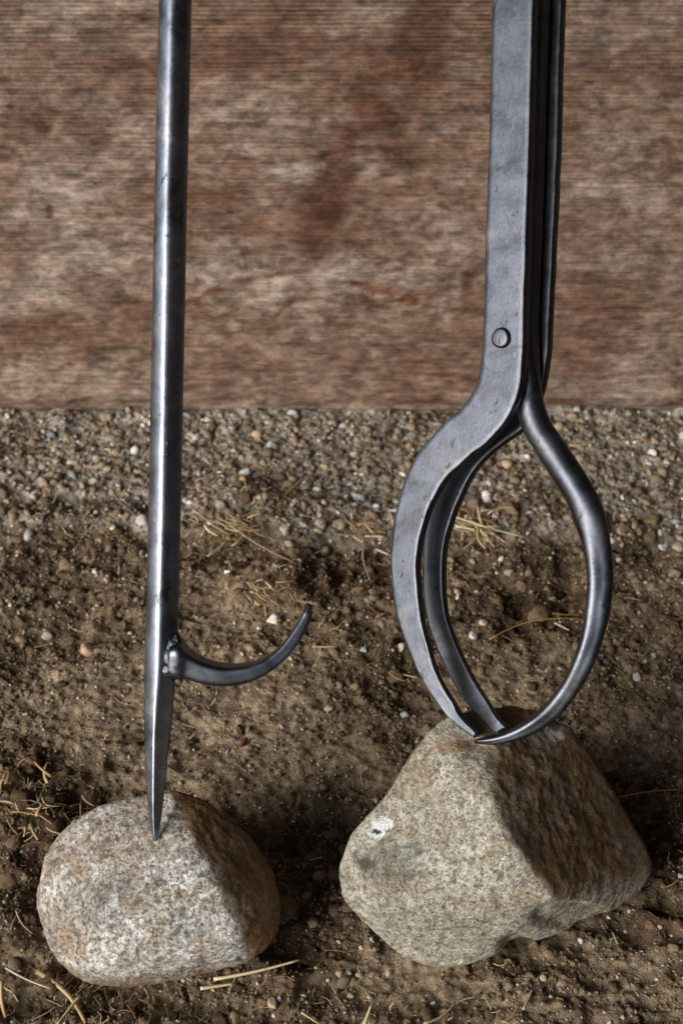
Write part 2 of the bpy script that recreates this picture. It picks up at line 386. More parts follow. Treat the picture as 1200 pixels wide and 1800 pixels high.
# ------------------------------------------------------------------ barn wall: wide horizontal boards
wall = thing('barn_wall', (0, YB, 0), 'weathered reddish brown wooden board wall with horizontal grain behind the tools', 'wall')
wall['kind'] = 'structure'
def wall_px(px, py):
    p = on_y(px, py, YB); return p[0], p[2]
def make_plank(z0, z1, x0, x1, fine):
    st = 0.002 if fine else 0.02
    xs = np.arange(x0, x1 + st, st) if not fine else axis(-0.45, 0.45, st, 1.6)
    zs = np.arange(z0, z1 + st / 2, st)
    X, Z = np.meshgrid(xs, zs); x = X.ravel(); z = Z.ravel()
    P = np.stack([x * 5, z * 14, x * 0], 1)
    y = -0.0012 * fbm(P, 3, 81) - 0.0007 * ridged(np.stack([x * 8, z * 150, x * 0 + 2], 1), 2, 83)
    at = {}
    def wb(lst, seed):
        m = np.zeros_like(x)
        for (px, py, rx, rz, a) in lst:
            cx, cz = wall_px(px, py); ex = abs(wall_px(px + rx, py)[0] - cx); ez = abs(wall_px(px, py - rz)[1] - cz)
            d = np.sqrt(((x - cx) / ex) ** 2 + ((z - cz) / ez) ** 2) + 0.75 * fbm(np.stack([x * 32, z * 60, x * 0 + seed], 1), 6, seed, 0.62)
            m = m + a * (1 - sstep(0.3, 1.4, d))
        return m
    def wl(lst, seed, wpx):
        m = np.zeros_like(x)
        for pts, a in lst:
            w = np.array([wall_px(*q) for q in pts])
            for (ax, az), (bx, bz) in zip(w[:-1], w[1:]):
                L2 = (bx - ax) ** 2 + (bz - az) ** 2
                u = np.clip(((x - ax) * (bx - ax) + (z - az) * (bz - az)) / L2, 0, 1)
                d = np.hypot(x - ax - u * (bx - ax), z - az - u * (bz - az)) / (wpx * 0.00043)
                d = d + 1.3 * fbm(np.stack([x * 90, z * 140, x * 0 + seed], 1), 4, seed)
                m = np.maximum(m, a * (1 - sstep(0.3, 1.3, d)))
        return m
    if fine:
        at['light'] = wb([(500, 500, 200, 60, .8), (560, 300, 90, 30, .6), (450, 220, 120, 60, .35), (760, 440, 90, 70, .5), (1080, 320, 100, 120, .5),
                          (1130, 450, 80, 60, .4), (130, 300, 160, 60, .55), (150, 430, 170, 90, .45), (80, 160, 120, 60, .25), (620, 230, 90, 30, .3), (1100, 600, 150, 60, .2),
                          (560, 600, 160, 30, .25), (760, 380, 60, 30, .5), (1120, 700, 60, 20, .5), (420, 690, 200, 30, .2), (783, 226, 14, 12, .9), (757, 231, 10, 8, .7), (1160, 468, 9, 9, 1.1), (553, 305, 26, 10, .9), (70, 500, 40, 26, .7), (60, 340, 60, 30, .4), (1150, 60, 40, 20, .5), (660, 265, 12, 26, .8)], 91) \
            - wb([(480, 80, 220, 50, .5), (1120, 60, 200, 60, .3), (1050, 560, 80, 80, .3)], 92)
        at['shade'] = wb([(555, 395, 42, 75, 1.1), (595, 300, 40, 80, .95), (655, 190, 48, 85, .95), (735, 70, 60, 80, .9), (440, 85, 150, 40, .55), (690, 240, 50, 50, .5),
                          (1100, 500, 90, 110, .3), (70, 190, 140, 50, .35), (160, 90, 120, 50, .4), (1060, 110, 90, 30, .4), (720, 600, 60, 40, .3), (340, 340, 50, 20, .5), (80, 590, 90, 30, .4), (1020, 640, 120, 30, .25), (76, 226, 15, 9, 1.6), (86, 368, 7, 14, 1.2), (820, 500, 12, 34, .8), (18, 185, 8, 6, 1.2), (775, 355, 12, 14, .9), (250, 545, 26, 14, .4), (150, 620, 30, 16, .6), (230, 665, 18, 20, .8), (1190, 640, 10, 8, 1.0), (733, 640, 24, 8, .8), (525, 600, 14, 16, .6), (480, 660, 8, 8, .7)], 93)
        at['rust'] = wl([([(330, 530), (400, 505), (470, 483), (540, 475)], .75), ([(480, 560), (520, 525), (600, 520), (680, 540)], .75),
                         ([(620, 495), (700, 520), (780, 545), (870, 548)], .9), ([(330, 350), (400, 345), (450, 365), (500, 360)], .6),
                         ([(560, 520), (650, 550), (750, 553)], .6), ([(330, 545), (380, 560), (420, 540)], .5), ([(690, 230), (715, 285), (735, 290)], .4)], 95, 7.5) \
            + wb([(450, 400, 70, 25, .75), (700, 130, 110, 30, .5), (30, 570, 60, 16, .5), (1190, 540, 30, 30, .4), (950, 40, 300, 20, .25), (620, 190, 120, 22, .3)], 96)
        at['mud'] = np.clip(wb([(110, 690, 150, 36, .55), (600, 724, 800, 7, .35), (1130, 705, 60, 20, .7), (230, 640, 60, 30, .5), (60, 640, 60, 30, .5), (560, 712, 160, 14, .4)], 97), 0, .8)
        at['wave'] = 0.010 * wb([(480, 470, 260, 90, 1.0), (720, 480, 150, 60, 1.0)], 98) - 0.006 * wb([(560, 400, 60, 120, 1.0)], 99)
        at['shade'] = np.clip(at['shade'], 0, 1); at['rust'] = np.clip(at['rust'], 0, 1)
        y = y + 0.0010 * at['rust']
        # worn lower edge
        wear = (1 - sstep(0.0, 0.012, z - z0 - 0.003 * (1 + vnoise(np.stack([x * 60, x * 0, x * 0], 1), 7))))
        y = y + 0.004 * wear
    nxx, nzz = len(xs), len(zs)
    V = np.stack([x, YB + y, z], 1)
    ix = np.arange(nxx * nzz).reshape(nzz, nxx)
    F = [tuple(r) for r in np.stack([ix[:-1, :-1].ravel(), ix[:-1, 1:].ravel(), ix[1:, 1:].ravel(), ix[1:, :-1].ravel()], 1).tolist()]
    n0 = len(V); th = 0.032
    B = np.array([[xs[0], YB + th, z0], [xs[-1], YB + th, z0], [xs[-1], YB + th, zs[-1]], [xs[0], YB + th, zs[-1]]])
    V = np.vstack([V, B]); b = [n0, n0 + 1, n0 + 2, n0 + 3]
    F.append((b[1], b[0], b[3], b[2]))
    F.append(tuple([b[0], b[1]] + list(ix[0, ::-1]))); F.append(tuple([b[2], b[3]] + list(ix[-1, :])))
    F.append(tuple([b[1], b[2]] + list(ix[::-1, -1]))); F.append(tuple([b[3], b[0]] + list(ix[:, 0])))
    F = [tuple(int(q) for q in f) for f in F]
    at = {k: np.concatenate([v, np.zeros(4)]) for k, v in at.items()}
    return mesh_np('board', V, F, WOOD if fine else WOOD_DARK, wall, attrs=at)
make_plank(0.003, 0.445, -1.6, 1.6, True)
for k in range(4):
    make_plank(0.451 + k * 0.45, 0.451 + k * 0.45 + 0.444, -1.6, 1.6, False)

# side wall and roof added out of view: they keep light off the right and from above
def box(name, lo, hi, mat, parent=None):
    x0, y0, z0 = lo; x1, y1, z1 = hi
    V = [(x0, y0, z0), (x1, y0, z0), (x1, y1, z0), (x0, y1, z0), (x0, y0, z1), (x1, y0, z1), (x1, y1, z1), (x0, y1, z1)]
    F = [(3, 2, 1, 0), (4, 5, 6, 7), (0, 1, 5, 4), (1, 2, 6, 5), (2, 3, 7, 6), (3, 0, 4, 7)]
    return mesh_np(name, V, F, mat, parent, smooth=False)
side = thing('added_side_wall', (0.75, 0, 0), 'unseen dark board wall added right of the tools to hold off light', 'wall'); side['kind'] = 'structure'
for k in range(5):
    box('board', (0.75, -4.4, 0.003 + k * 0.45), (0.78, YB - 0.004, 0.447 + k * 0.45), WOOD_DARK, side)
roof = thing('added_roof', (0, 0, 2.26), 'unseen dark boarded roof added over the dirt floor to hold off light from above', 'roof'); roof['kind'] = 'structure'
for k in range(10):
    box('board', (-2.2, -2.4 + k * 0.30, 2.26), (1.6, -2.4 + k * 0.30 + 0.296, 2.285), WOOD_DARK, roof)

# frame of the tongs: they stand turned about their own long axis
W_ = -FWD
PHI = math.radians(36)
A_ = math.cos(PHI) * XA + math.sin(PHI) * W_
N_ = -math.sin(PHI) * XA + math.cos(PHI) * W_
Q0 = focus(905, 900)
def tp(px, py, c):
    return on_plane(px, py, Q0 + N_ * c, N_)
def arm_c(px, py):
    return 0.008 * float(sstep(960, 834, px)) * float(py > 1000)
TPF = tp(834, 1294, 0.0110); TPB = tp(881, 1285, -0.0030); TPM = tp(834, 1303, 0.008)
print('TIPS', TPF, TPB, TPM)

# ------------------------------------------------------------------ stones
def ico(sub):
    bm = bmesh.new(); bmesh.ops.create_icosphere(bm, subdivisions=sub, radius=1.0)
    bm.verts.ensure_lookup_table()
    V = np.array([v.co[:] for v in bm.verts]); F = np.array([[v.index for v in f.verts] for f in bm.faces])
    E = np.array([[v.index for v in e.verts] for e in bm.edges]); bm.free()
    V /= np.linalg.norm(V, axis=1)[:, None]
    return V, F, E
ICO7 = ico(7)
def hull_planes(P):
    bm = bmesh.new()
    for p in P: bm.verts.new(p)
    r = bmesh.ops.convex_hull(bm, input=bm.verts)
    bm.normal_update()
    pl = [(np.array(f.normal), float(f.verts[0].co.dot(f.normal))) for f in bm.faces]
    bm.free(); return pl
def stone(name, pts, ctr, smooth_it, mat, label, cat, post, maskf, contacts):
    P = np.array(pts); ctr = np.array(ctr)
    pl = hull_planes([tuple(p - ctr) for p in P])
    Dv, F, E = ICO7
    best = np.full(len(Dv), 1e-9)
    for n, h in pl:
        if h < 0: n, h = -n, -h
        best = np.maximum(best, Dv @ n / max(h, 1e-5))
    r = 1 / best
    deg = np.bincount(E.ravel(), minlength=len(Dv))
    for _ in range(smooth_it):
        acc = np.bincount(E[:, 0], r[E[:, 1]], len(Dv)) + np.bincount(E[:, 1], r[E[:, 0]], len(Dv))
        r = 0.4 * r + 0.6 * acc / deg
    r = post(Dv, r, ctr)
    V = Dv * r[:, None]
    W = V + ctr
    # press the surface back so that it only just carries the steel tips
    u, v = proj(W); dep = (W - CAM) @ FWD; sh = np.zeros(len(W))
    for T, m in contacts:
        tu, tv = proj(np.array([T])); td = float((T - CAM) @ FWD) + m
        sh = np.maximum(sh, np.clip(td - dep, 0, 0.012) * np.exp(-((u - tu[0]) ** 2 + (v - tv[0]) ** 2) / 20.0 ** 2) * (Dv @ FWD < 0.2))
    print('PRESS', sh.max())
    V = V + sh[:, None] * FWD; W = V + ctr
    o = mesh_np(name, V, F, mat, attrs=maskf(W, Dv))
    o.location = ctr
    return tag(o, label, cat)
def proj(W):
    q = W - CAM; d = q @ FWD
    return 600 + (q @ XA) / d * D / S, 900 - (q @ UP) / d * D / S
def pxblob(W, px, py, rx, ry, wob=0.3, sc=70, seed=3, lo=0.7, hi=1.3):
    u, v = proj(W)
    d = np.hypot((u - px) / rx, (v - py) / ry) + wob * fbm(W * sc, 3, seed)
    return 1 - sstep(lo, hi, d)

Z = on_z
Lp = [Z(298, 1386, .080), Z(350, 1402, .076), Z(395, 1434, .067), Z(440, 1472, .056), Z(478, 1528, .045), Z(496, 1590, .032), Z(490, 1645, .016),
      Z(462, 1678, .006), Z(420, 1700, .002), Z(360, 1713, -.002), Z(290, 1727, -.006), Z(215, 1737, -.006), Z(150, 1730, -.002), Z(100, 1698, .006), Z(72, 1650, .018),
      Z(59, 1595, .032), Z(66, 1540, .044), Z(85, 1492, .056), Z(118, 1452, .066), Z(160, 1424, .069), Z(210, 1404, .074), Z(256, 1396, .077),
      Z(274, 1470, .0725), Z(338, 1480, .0765), Z(382, 1560, .067), Z(415, 1640, .044), Z(240, 1600, .056), Z(130, 1560, .050), Z(300, 1680, .026), Z(170, 1690, .022)]
Lp += [np.array(p) for p in ((-0.148, -0.055, 0.01), (-0.13, -0.045, -0.012), (-0.075, -0.045, -0.004), (-0.065, -0.06, -0.012), (-0.10, -0.125, -0.012))]
def postL(d, r, c):
    P = d * r[:, None]
    return r * 1.02 * (1 + 0.018 * fbm(P * 22, 3, 1)) + 0.0009 * fbm(P * 120, 4, 2) + 0.0006 * fbm(P * 420, 2, 3)
def maskL(W, d):
    n = len(W); z = np.zeros(n)
    u, v = proj(W)
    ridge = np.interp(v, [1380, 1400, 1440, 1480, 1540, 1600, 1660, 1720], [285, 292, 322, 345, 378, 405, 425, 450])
    st = sstep(-14, 22, u - ridge + 16 * fbm(W * 90, 4, 6)) * (0.95 + 0.4 * fbm(W * 60, 3, 8))  # colour darkened right of the light edge, on top of brown dirt
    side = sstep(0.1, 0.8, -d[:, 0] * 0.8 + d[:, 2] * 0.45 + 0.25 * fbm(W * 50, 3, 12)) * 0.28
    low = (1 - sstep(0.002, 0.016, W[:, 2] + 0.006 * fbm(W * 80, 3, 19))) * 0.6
    return {'stain_shade': np.clip(np.maximum(np.maximum(st, side), low), 0, 1), 'grey': 0.55 * pxblob(W, 190, 1590, 60, 40, .5) + 0.35 * pxblob(W, 320, 1630, 40, 30, .5), 'lime': z, 'pit': z}
ctrL = np.array([-0.099, -0.092, 0.036])
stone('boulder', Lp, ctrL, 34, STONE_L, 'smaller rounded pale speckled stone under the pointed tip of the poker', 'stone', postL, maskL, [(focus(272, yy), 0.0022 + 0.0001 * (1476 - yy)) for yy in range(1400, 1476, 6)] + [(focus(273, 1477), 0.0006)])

# the stone's crown follows the three jaw tips
TF_ = TPF[2] - 0.0015; TB = TPB[2] - 0.003; TM = TPM[2] - 0.0015
Rp = [Z(832, 1306, TM), Z(836, 1298, TF_ - .001), Z(782, 1262, .116), Z(757, 1283, .112), Z(730, 1335, .100), Z(700, 1385, .088), Z(645, 1430, .072), Z(616, 1470, .060), Z(596, 1530, .042), Z(602, 1578, .028),
      Z(640, 1625, .014), Z(672, 1655, .006), Z(712, 1685, .000), Z(750, 1698, -.004), Z(798, 1702, -.004), Z(852, 1684, .002), Z(898, 1660, .006),
      Z(862, 1400, .108), Z(895, 1480, .094), Z(962, 1562, .068), Z(968, 1582, .060), Z(925, 1642, .018),
      Z(1020, 1628, .006), Z(1085, 1600, .004), Z(1128, 1568, .006), Z(1149, 1528, .014), Z(1138, 1492, .026), Z(1104, 1450, .040), Z(1085, 1398, .050),
      Z(1062, 1366, .062), Z(1030, 1330, .074), Z(1004, 1284, .088), Z(955, 1252, .098), Z(900, 1241, .106), Z(845, 1243, .112), Z(880, 1286, TB),
      Z(1050, 1530, .047), Z(690, 1560, .058), Z(740, 1620, .040)]
Rp += [np.array(p) for p in ((0.03, -0.02, -0.01), (0.10, 0.0, 0.04), (0.15, -0.02, -0.01), (0.06, -0.03, 0.07), (0.05, -0.125, -0.012), (0.10, 0.0, -0.01))]
def postR(d, r, c):
    r = r * 1.006; P = d * r[:, None]; W = P + c
    u, v = proj(W)
    vis = sstep(-0.2, 0.2, -(d @ FWD))
    # hollow on the upper left shoulder, undercut ledge at the lower right
    r = r - 0.0035 * pxblob(W, 668, 1400, 60, 60, 0.1, lo=0.1, hi=1.6) - 0.004 * pxblob(W, 1000, 1610, 70, 22, .2) * vis
    r = r - 0.005 * pxblob(W, 912, 1668, 32, 22, .05, lo=.3, hi=1.4)
    ridge = np.interp(v, [1250, 1300, 1400, 1480, 1560, 1600], [800, 838, 866, 900, 965, 990])
    rt = sstep(-10, 40, u - ridge) * vis
    rough = 0.3 + 1.0 * rt
    lw = 1 - 0.8 * sstep(0, 30, v - np.interp(u, [950, 1040, 1145], [1590, 1548, 1515]))
    rt = rt * lw
    r = r + 0.0016 * fbm(P * 34, 2, 101) + 0.0012 * np.maximum(fbm(P * 75, 2, 105), -0.1) * rt
    r = r + 0.0009 * fbm(P * 170, 4, 103) * rough + 0.0006 * fbm(P * 430, 2, 104)
    r = r - 0.0015 * pxblob(W, 662, 1468, 12, 9, 0.3, 200)
    return r
def maskR(W, d):
    u, v = proj(W)
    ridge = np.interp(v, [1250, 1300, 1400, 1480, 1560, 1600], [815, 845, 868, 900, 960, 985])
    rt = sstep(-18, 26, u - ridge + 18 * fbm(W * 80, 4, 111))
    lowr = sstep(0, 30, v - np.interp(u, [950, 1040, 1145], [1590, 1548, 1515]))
    st = rt * (1 - 0.75 * lowr) * (0.78 + 0.5 * fbm(W * 70, 4, 112))  # brown rough face, its shade painted into the same mask
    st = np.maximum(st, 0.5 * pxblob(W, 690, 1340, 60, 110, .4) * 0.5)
    st = np.maximum(st, 0.6 * pxblob(W, 800, 1312, 40, 12, .4))
    lime = np.maximum(pxblob(W, 671, 1450, 27, 15, .55, 190, 5, .75, .95), pxblob(W, 660, 1464, 18, 12, .5, 190, 6, .75, .95))
    lime = np.maximum(lime, 0.75 * pxblob(W, 975, 1290, 22, 14, .9, 240, 7, .6, .9)) 
    pit = np.maximum(pxblob(W, 661, 1463, 9, 6, .7, 260, 9, .7, .9), pxblob(W, 640, 1518, 13, 17, .8, 240, 15, .5, .9) * .8)
    return {'stain_shade': np.clip(st, 0, 1), 'grey': 0.75 * pxblob(W, 695, 1515, 60, 48, .7) + 0.35 * pxblob(W, 700, 1620, 50, 40, .5), 'lime': lime, 'pit': pit}
ctrR = np.array([0.082, -0.075, 0.045])
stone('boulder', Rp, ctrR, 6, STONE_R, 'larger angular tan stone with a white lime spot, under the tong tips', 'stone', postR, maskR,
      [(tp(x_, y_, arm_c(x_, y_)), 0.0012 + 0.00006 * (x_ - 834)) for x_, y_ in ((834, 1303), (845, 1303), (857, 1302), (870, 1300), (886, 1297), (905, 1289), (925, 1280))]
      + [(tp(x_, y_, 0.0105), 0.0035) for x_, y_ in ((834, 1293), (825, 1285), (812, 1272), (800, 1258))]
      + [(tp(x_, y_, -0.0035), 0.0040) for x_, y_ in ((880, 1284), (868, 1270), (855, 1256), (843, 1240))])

# ------------------------------------------------------------------ poker
TOPV = -1180
pk = [(-1180, 296 + 22, 352 + 22), (0, 279, 337), (300, 272, 330), (500, 268, 326), (700, 264.5, 322), (900, 261, 318), (1000, 258.5, 315.5), (1100, 255.5, 313), (1180, 253.5, 310), (1230, 252.5, 306),
      (1270, 253, 302.5), (1310, 254, 298), (1350, 256, 293.5), (1400, 258.5, 288), (1440, 261.5, 283), (1462, 265, 280), (1478, 268.5, 277.5)]
pk[0] = (-1180, 279 + 26, 337 + 26)
pkx = catmull([(0.25 * y, l, r) for y, l, r in pk], 200)
pkx = np.array([(a[0] * 4, a[1], a[2]) for a in pkx])
ys = np.concatenate([np.linspace(TOPV, 0, 14)[:-1], np.linspace(0, 1478, 190)])
kk = np.array(pk)
def cubic(yq, col):
    # smooth interpolation of the traced widths
    base = np.interp(yq, kk[:, 0], kk[:, col])
    for s in (12,):
        base = (np.interp(yq - s, kk[:, 0], kk[:, col]) + base + np.interp(np.minimum(yq + s, 1478), kk[:, 0], kk[:, col])) / 3
    return base
rings = []
for y in ys:
    l = cubic(y, 1); r = cubic(y, 2)
    if y > 1462: l = np.interp(y, kk[:, 0], kk[:, 1]); r = np.interp(y, kk[:, 0], kk[:, 2])
    c = focus((l + r) / 2, y); h = (r - l) / 2 * S
    e = 1.50 - 0.12 * float(sstep(300, 900, y)) - 0.33 * float(sstep(1120, 1290, y))               # round bar -> square point seen on its corner
    ph = np.linspace(0, 2 * math.pi, 32, endpoint=False) 
    cs, sn = np.cos(ph), np.sin(ph)
    rad = (np.abs(cs) ** e + np.abs(sn) ** e) ** (-1 / e)
    ham = 1 + 0.012 * vnoise(np.stack([cs * 1.6, sn * 1.6, np.full(32, y / 60)], 1), 5) * (1 + 2 * float(sstep(1100, 1250, y)))
    shift = -0.10 * float(sstep(1120, 1290, y)) * sn          # the ridge sits left of the middle
    rings.append(c + ((cs * rad + 0.0) * ham)[:, None] * XA * h + ((sn * rad) * ham)[:, None] * W_ * h + (np.where(sn > 0, -0.12 * float(sstep(1150, 1300, y)) * sn, 0))[:, None] * XA * h)
tip = focus(272, 1476)
poker = thing('poker', tip, 'slender dark steel poker with a side hook, its point on the rounded stone', 'poker')
V, F = loft(rings); mesh_np('shaft', V, F, IRON_SHAFT, poker)
# hook
hu = [(300, 1128), (316, 1122), (334, 1141), (360, 1157), (387, 1165), (413, 1167), (453, 1160), (487, 1140), (510, 1113), (527, 1087), (537, 1067), (541, 1060)]
hl = [(296, 1188), (312, 1193), (326, 1193), (354, 1201), (386, 1206), (420, 1203), (467, 1186), (507, 1153), (530, 1122), (544, 1094), (549, 1075), (548, 1064)]
pr = catmull([a + b for a, b in zip(hu, hl)], 60)
rings = []
for k, q in enumerate(pr):
    a, b = focus(q[0], q[1], 0.002), focus(q[2], q[3], 0.002)
    c = (a + b) / 2; d = (a - b) / 2; h = np.linalg.norm(d); d = d / h
    u = k / (len(pr) - 1)
    tw = math.radians(16) * (1 - 0.75 * float(sstep(0.45, 0.9, u)))
    ph = np.linspace(0, 2 * math.pi, 28, endpoint=False)
    e = 6.0 - 3.6 * float(sstep(0.6, 1.0, u))
    cs, sn = np.cos(ph), np.sin(ph); rad = (np.abs(cs) ** e + np.abs(sn) ** e) ** (-1 / e)
    X2, Y2 = cs * rad, sn * rad
    ct, s_ = math.cos(tw), math.sin(tw)
    A2 = X2 * ct - Y2 * s_; B2 = X2 * s_ + Y2 * ct
    m = np.abs(A2).max(); A2 /= m; B2 /= m
    ham = 1 + 0.02 * vnoise(np.stack([cs * 1.5, sn * 1.5, np.full(28, u * 9)], 1), 8)
    rings.append(c + (A2 * ham * h)[:, None] * d + (B2 * ham * h * 0.95)[:, None] * W_)
V, F = loft(rings); mesh_np('hook', V, F, IRON_HOOK, poker)
# weld where the hook meets the bar, and two spatter beads higher up
Vi, Fi, _ = ico(4)
def lump(parent, name, px, py, w, rx, ry, rz, seed, mat):
    c = focus(px, py, w)
    n = 1 + 0.22 * fbm(Vi * 1.7 + seed, 3, seed)
    V = c + (Vi[:, 0] * rx * n)[:, None] * XA + (Vi[:, 1] * ry * n)[:, None] * UP + (Vi[:, 2] * rz * n)[:, None] * W_
    return mesh_np(name, V, Fi, mat, parent)
wb_ = []
for (px, py, w, rx, ry, rz, sd) in ((303, 1163, .0050, .0050, .0078, .0034, 3), (297, 1178, .0055, .0046, .0046, .0032, 4), (304, 1140, .0050, .0042, .0064, .0028, 5), (308, 1182, .0030, .0048, .0036, .0044, 6), (311, 1132, .0035, .0030, .0060, .0038, 8), (296, 1155, .0060, .0030, .0050, .0022, 9)):
    c = focus(px, py, w); n = 1 + 0.2 * fbm(Vi * 1.7 + sd, 3, sd)
    wb_.append(c + (Vi[:, 0] * rx * n)[:, None] * XA + (Vi[:, 1] * ry * n)[:, None] * UP + (Vi[:, 2] * rz * n)[:, None] * W_)
n0 = len(Vi)
mesh_np('weld_seam', np.vstack(wb_), np.vstack([Fi + n0 * i for i in range(len(wb_))]), IRON_WELD, poker)
lump(poker, 'weld_bead', 295, 779, .0080, .0009, .0017, .0012, 11, IRON_WELD)
lump(poker, 'weld_bead', 294, 798, .0080, .0008, .0010, .0010, 12, IRON_WELD)
lump(poker, 'weld_bead', 312, 1129, .0050, .0007, .0007, .0007, 12, IRON_WELD)

# ------------------------------------------------------------------ tongs
tongs = thing('log_tongs', tp(832, 1303, 0), 'forged steel log tongs with curved jaws, tips resting on the angular stone', 'tongs')
FP = [(906, -1180, 978, -1180), (866.5, -80, 938.5, -80), (864, 0, 936, 0), (859.5, 204, 931, 204), (853, 400, 924.5, 400), (849, 560, 919.5, 560), (846, 622, 917, 630), (838, 670, 908, 697),
      (825, 698, 886, 743), (812, 715, 858, 775), (782, 740, 829, 797), (755, 770, 804, 820), (731, 800, 785, 838), (705, 860, 763, 873), (693, 905, 747, 908), (687, 950, 736, 950),
      (685.5, 1000, 731, 1000), (690, 1050, 734, 1045), (701, 1100, 740, 1091), (719, 1150, 752, 1138), (742, 1200, 767, 1186), (777, 1250, 795, 1234), (800, 1275, 813, 1262), (832, 1298, 838, 1289)]
BP = [(953, -1180, 1025, -1180), (918, -80, 990, -80), (914, 0, 986, 0), (905, 292, 977, 292), (898, 417, 971, 417), (893, 542, 965, 542), (890, 612, 961, 618), (884, 652, 954, 668), (872, 684, 943, 704),
      (856, 712, 920, 750), (838, 738, 890, 773), (815, 768, 858, 797), (787, 808, 828, 832), (768, 850, 811, 865), (754, 895, 794, 905), (745, 940, 781, 948), (742, 1000, 776, 1000), (742.5, 1032, 776, 1026),
      (746, 1070, 779, 1062), (757, 1115, 788, 1101), (776, 1160, 804, 1142), (801, 1210, 829, 1192), (831, 1250, 854, 1232), (855, 1277, 873, 1262), (873, 1290, 889, 1281)]
def plate(name, pairs, cface, th, seed, pinch=0.0, nst=230):
    head = pairs[:2]
    pr = catmull(pairs[1:], nst)
    pr = np.vstack([np.array([head[0]], dtype=float), pr])
    rings = []; eds = []; base_c = cface
    for k, q in enumerate(pr):
        yy = (q[1] + q[3]) / 2; cface = base_c + pinch * float(sstep(1130, 1296, yy))
        # one loft ring: rounded rectangle between the two traced edges
        t_ = th * (1 - 0.35 * float(sstep(900, 1290, yy)))
        bv = 0.0009
        L = tp(q[0], q[1], cface); R = tp(q[2], q[3], cface)
        w = np.linalg.norm(R - L); dr = (R - L) / w; bv = min(bv, w * 0.3, t_ * 0.3)
        # faint hammer unevenness along the edges
        e1 = 0.0002 * vnoise(np.array([[yy / 34, seed, 0]]), seed)[0]; e2 = 0.0002 * vnoise(np.array([[yy / 34, seed, 5]]), seed)[0]
        L = L + dr * e1; R = R + dr * e2
        mids = np.linspace(0, 1, 9)[1:-1]
        ring = []
        dent = lambda f: N_ * (0.00010 * vnoise(np.array([[yy / 26, f * 2.2, seed]]), seed + 3)[0])
        ring.append(L + dr * bv)
        for f in mids: ring.append(L + dr * w * f + dent(f))
        ring.append(R - dr * bv); ring.append(R - dr * bv * 0.3 - N_ * bv * 0.3); ring.append(R - N_ * bv)
        ring.append(R - N_ * (t_ * 0.5)); ring.append(R - N_ * (t_ - bv)); ring.append(R - dr * bv - N_ * t_)
        ring.append(L + dr * w / 2 - N_ * t_)
        ring.append(L + dr * bv - N_ * t_); ring.append(L - N_ * (t_ - bv)); ring.append(L - N_ * t_ * 0.5); ring.append(L - N_ * bv); ring.append(L + dr * bv * 0.3 - N_ * bv * 0.3)
        rings.append(ring[::-1])
        ed = [0] * len(ring); ed[9] = 1; ed[-1] = 1; eds += ed[::-1]
    V, F = loft(rings)
    return mesh_np(name, V, F, IRON, tongs, attrs={'edge': eds})
plate('flat_jaw', FP, 0.0160, 0.0066, 2, -0.005)
plate('flat_jaw', BP, -0.0090, 0.0066, 6, 0.006)['label'] = 'rear flat jaw, mostly in the shade of the front one'
AP = [(925, -1180, 995, -1180), (893, -80, 961, -80), (890, 0, 958, 0), (880, 300, 948, 300), (873, 500, 941, 500), (873, 580, 938, 580), (884, 640, 942, 630), (898, 690, 950, 674), (908, 728, 957, 710), (921, 762, 966, 737), (945, 800, 986, 768),
      (970, 840, 1012, 807), (995, 880, 1039, 850), (1012, 925, 1061, 897), (1025, 970, 1074, 957), (1031, 1020, 1078, 1018), (1028, 1070, 1072, 1080), (1020, 1117, 1058, 1132), (1005, 1163, 1037, 1182), (985, 1203, 1011, 1224),
      (960, 1235, 981, 1261), (925, 1265, 940, 1289), (885, 1288, 892, 1305), (856, 1296, 859, 1309), (834, 1300, 835, 1307)]
def arm():
    pr = catmull(AP[1:], 200); pr = np.vstack([np.array([AP[0]], dtype=float), pr])
    C = np.array([tp((q[0] + q[2]) / 2, (q[1] + q[3]) / 2, arm_c((q[0] + q[2]) / 2, (q[1] + q[3]) / 2)) for q in pr])
    T = np.gradient(C, axis=0); T /= np.linalg.norm(T, axis=1)[:, None]
    rings = []
    for k, q in enumerate(pr):
        r = math.hypot(q[2] - q[0], q[3] - q[1]) / 2 * S
        yy = (q[1] + q[3]) / 2
        up = 1 - float(sstep(600, 700, yy))
        lat = np.cross(T[k], N_); lat /= np.linalg.norm(lat)
        ph = np.linspace(0, 2 * math.pi, 36, endpoint=False) 
        e = 2.0 + 3.5 * up; cs, sn = np.cos(ph), np.sin(ph)
        rad = (np.abs(cs) ** e + np.abs(sn) ** e) ** (-1 / e)
        # hammered facets on the lower half of the bow
        fc = float(sstep(880, 1000, yy))
        rad = rad * (1 + fc * 0.085 * (np.cos(4 * ph + 1.2)))
        ham = 1 + (0.012 + 0.035 * fc) * vnoise(np.stack([cs * 1.5, sn * 1.5, np.full(36, k / 6.0)], 1), 15)
        hx = r * (1 + up * 0.2); hn = min(r, 0.0072)
        if up > 0: hn = min(hn, 0.0068)
        rings.append(C[k] + (cs * rad * ham * hx)[:, None] * lat + (sn * rad * ham * hn)[:, None] * N_)
    V, F = loft(rings)
    return mesh_np('round_jaw', V, F, IRON_ROUND, tongs)
arm()
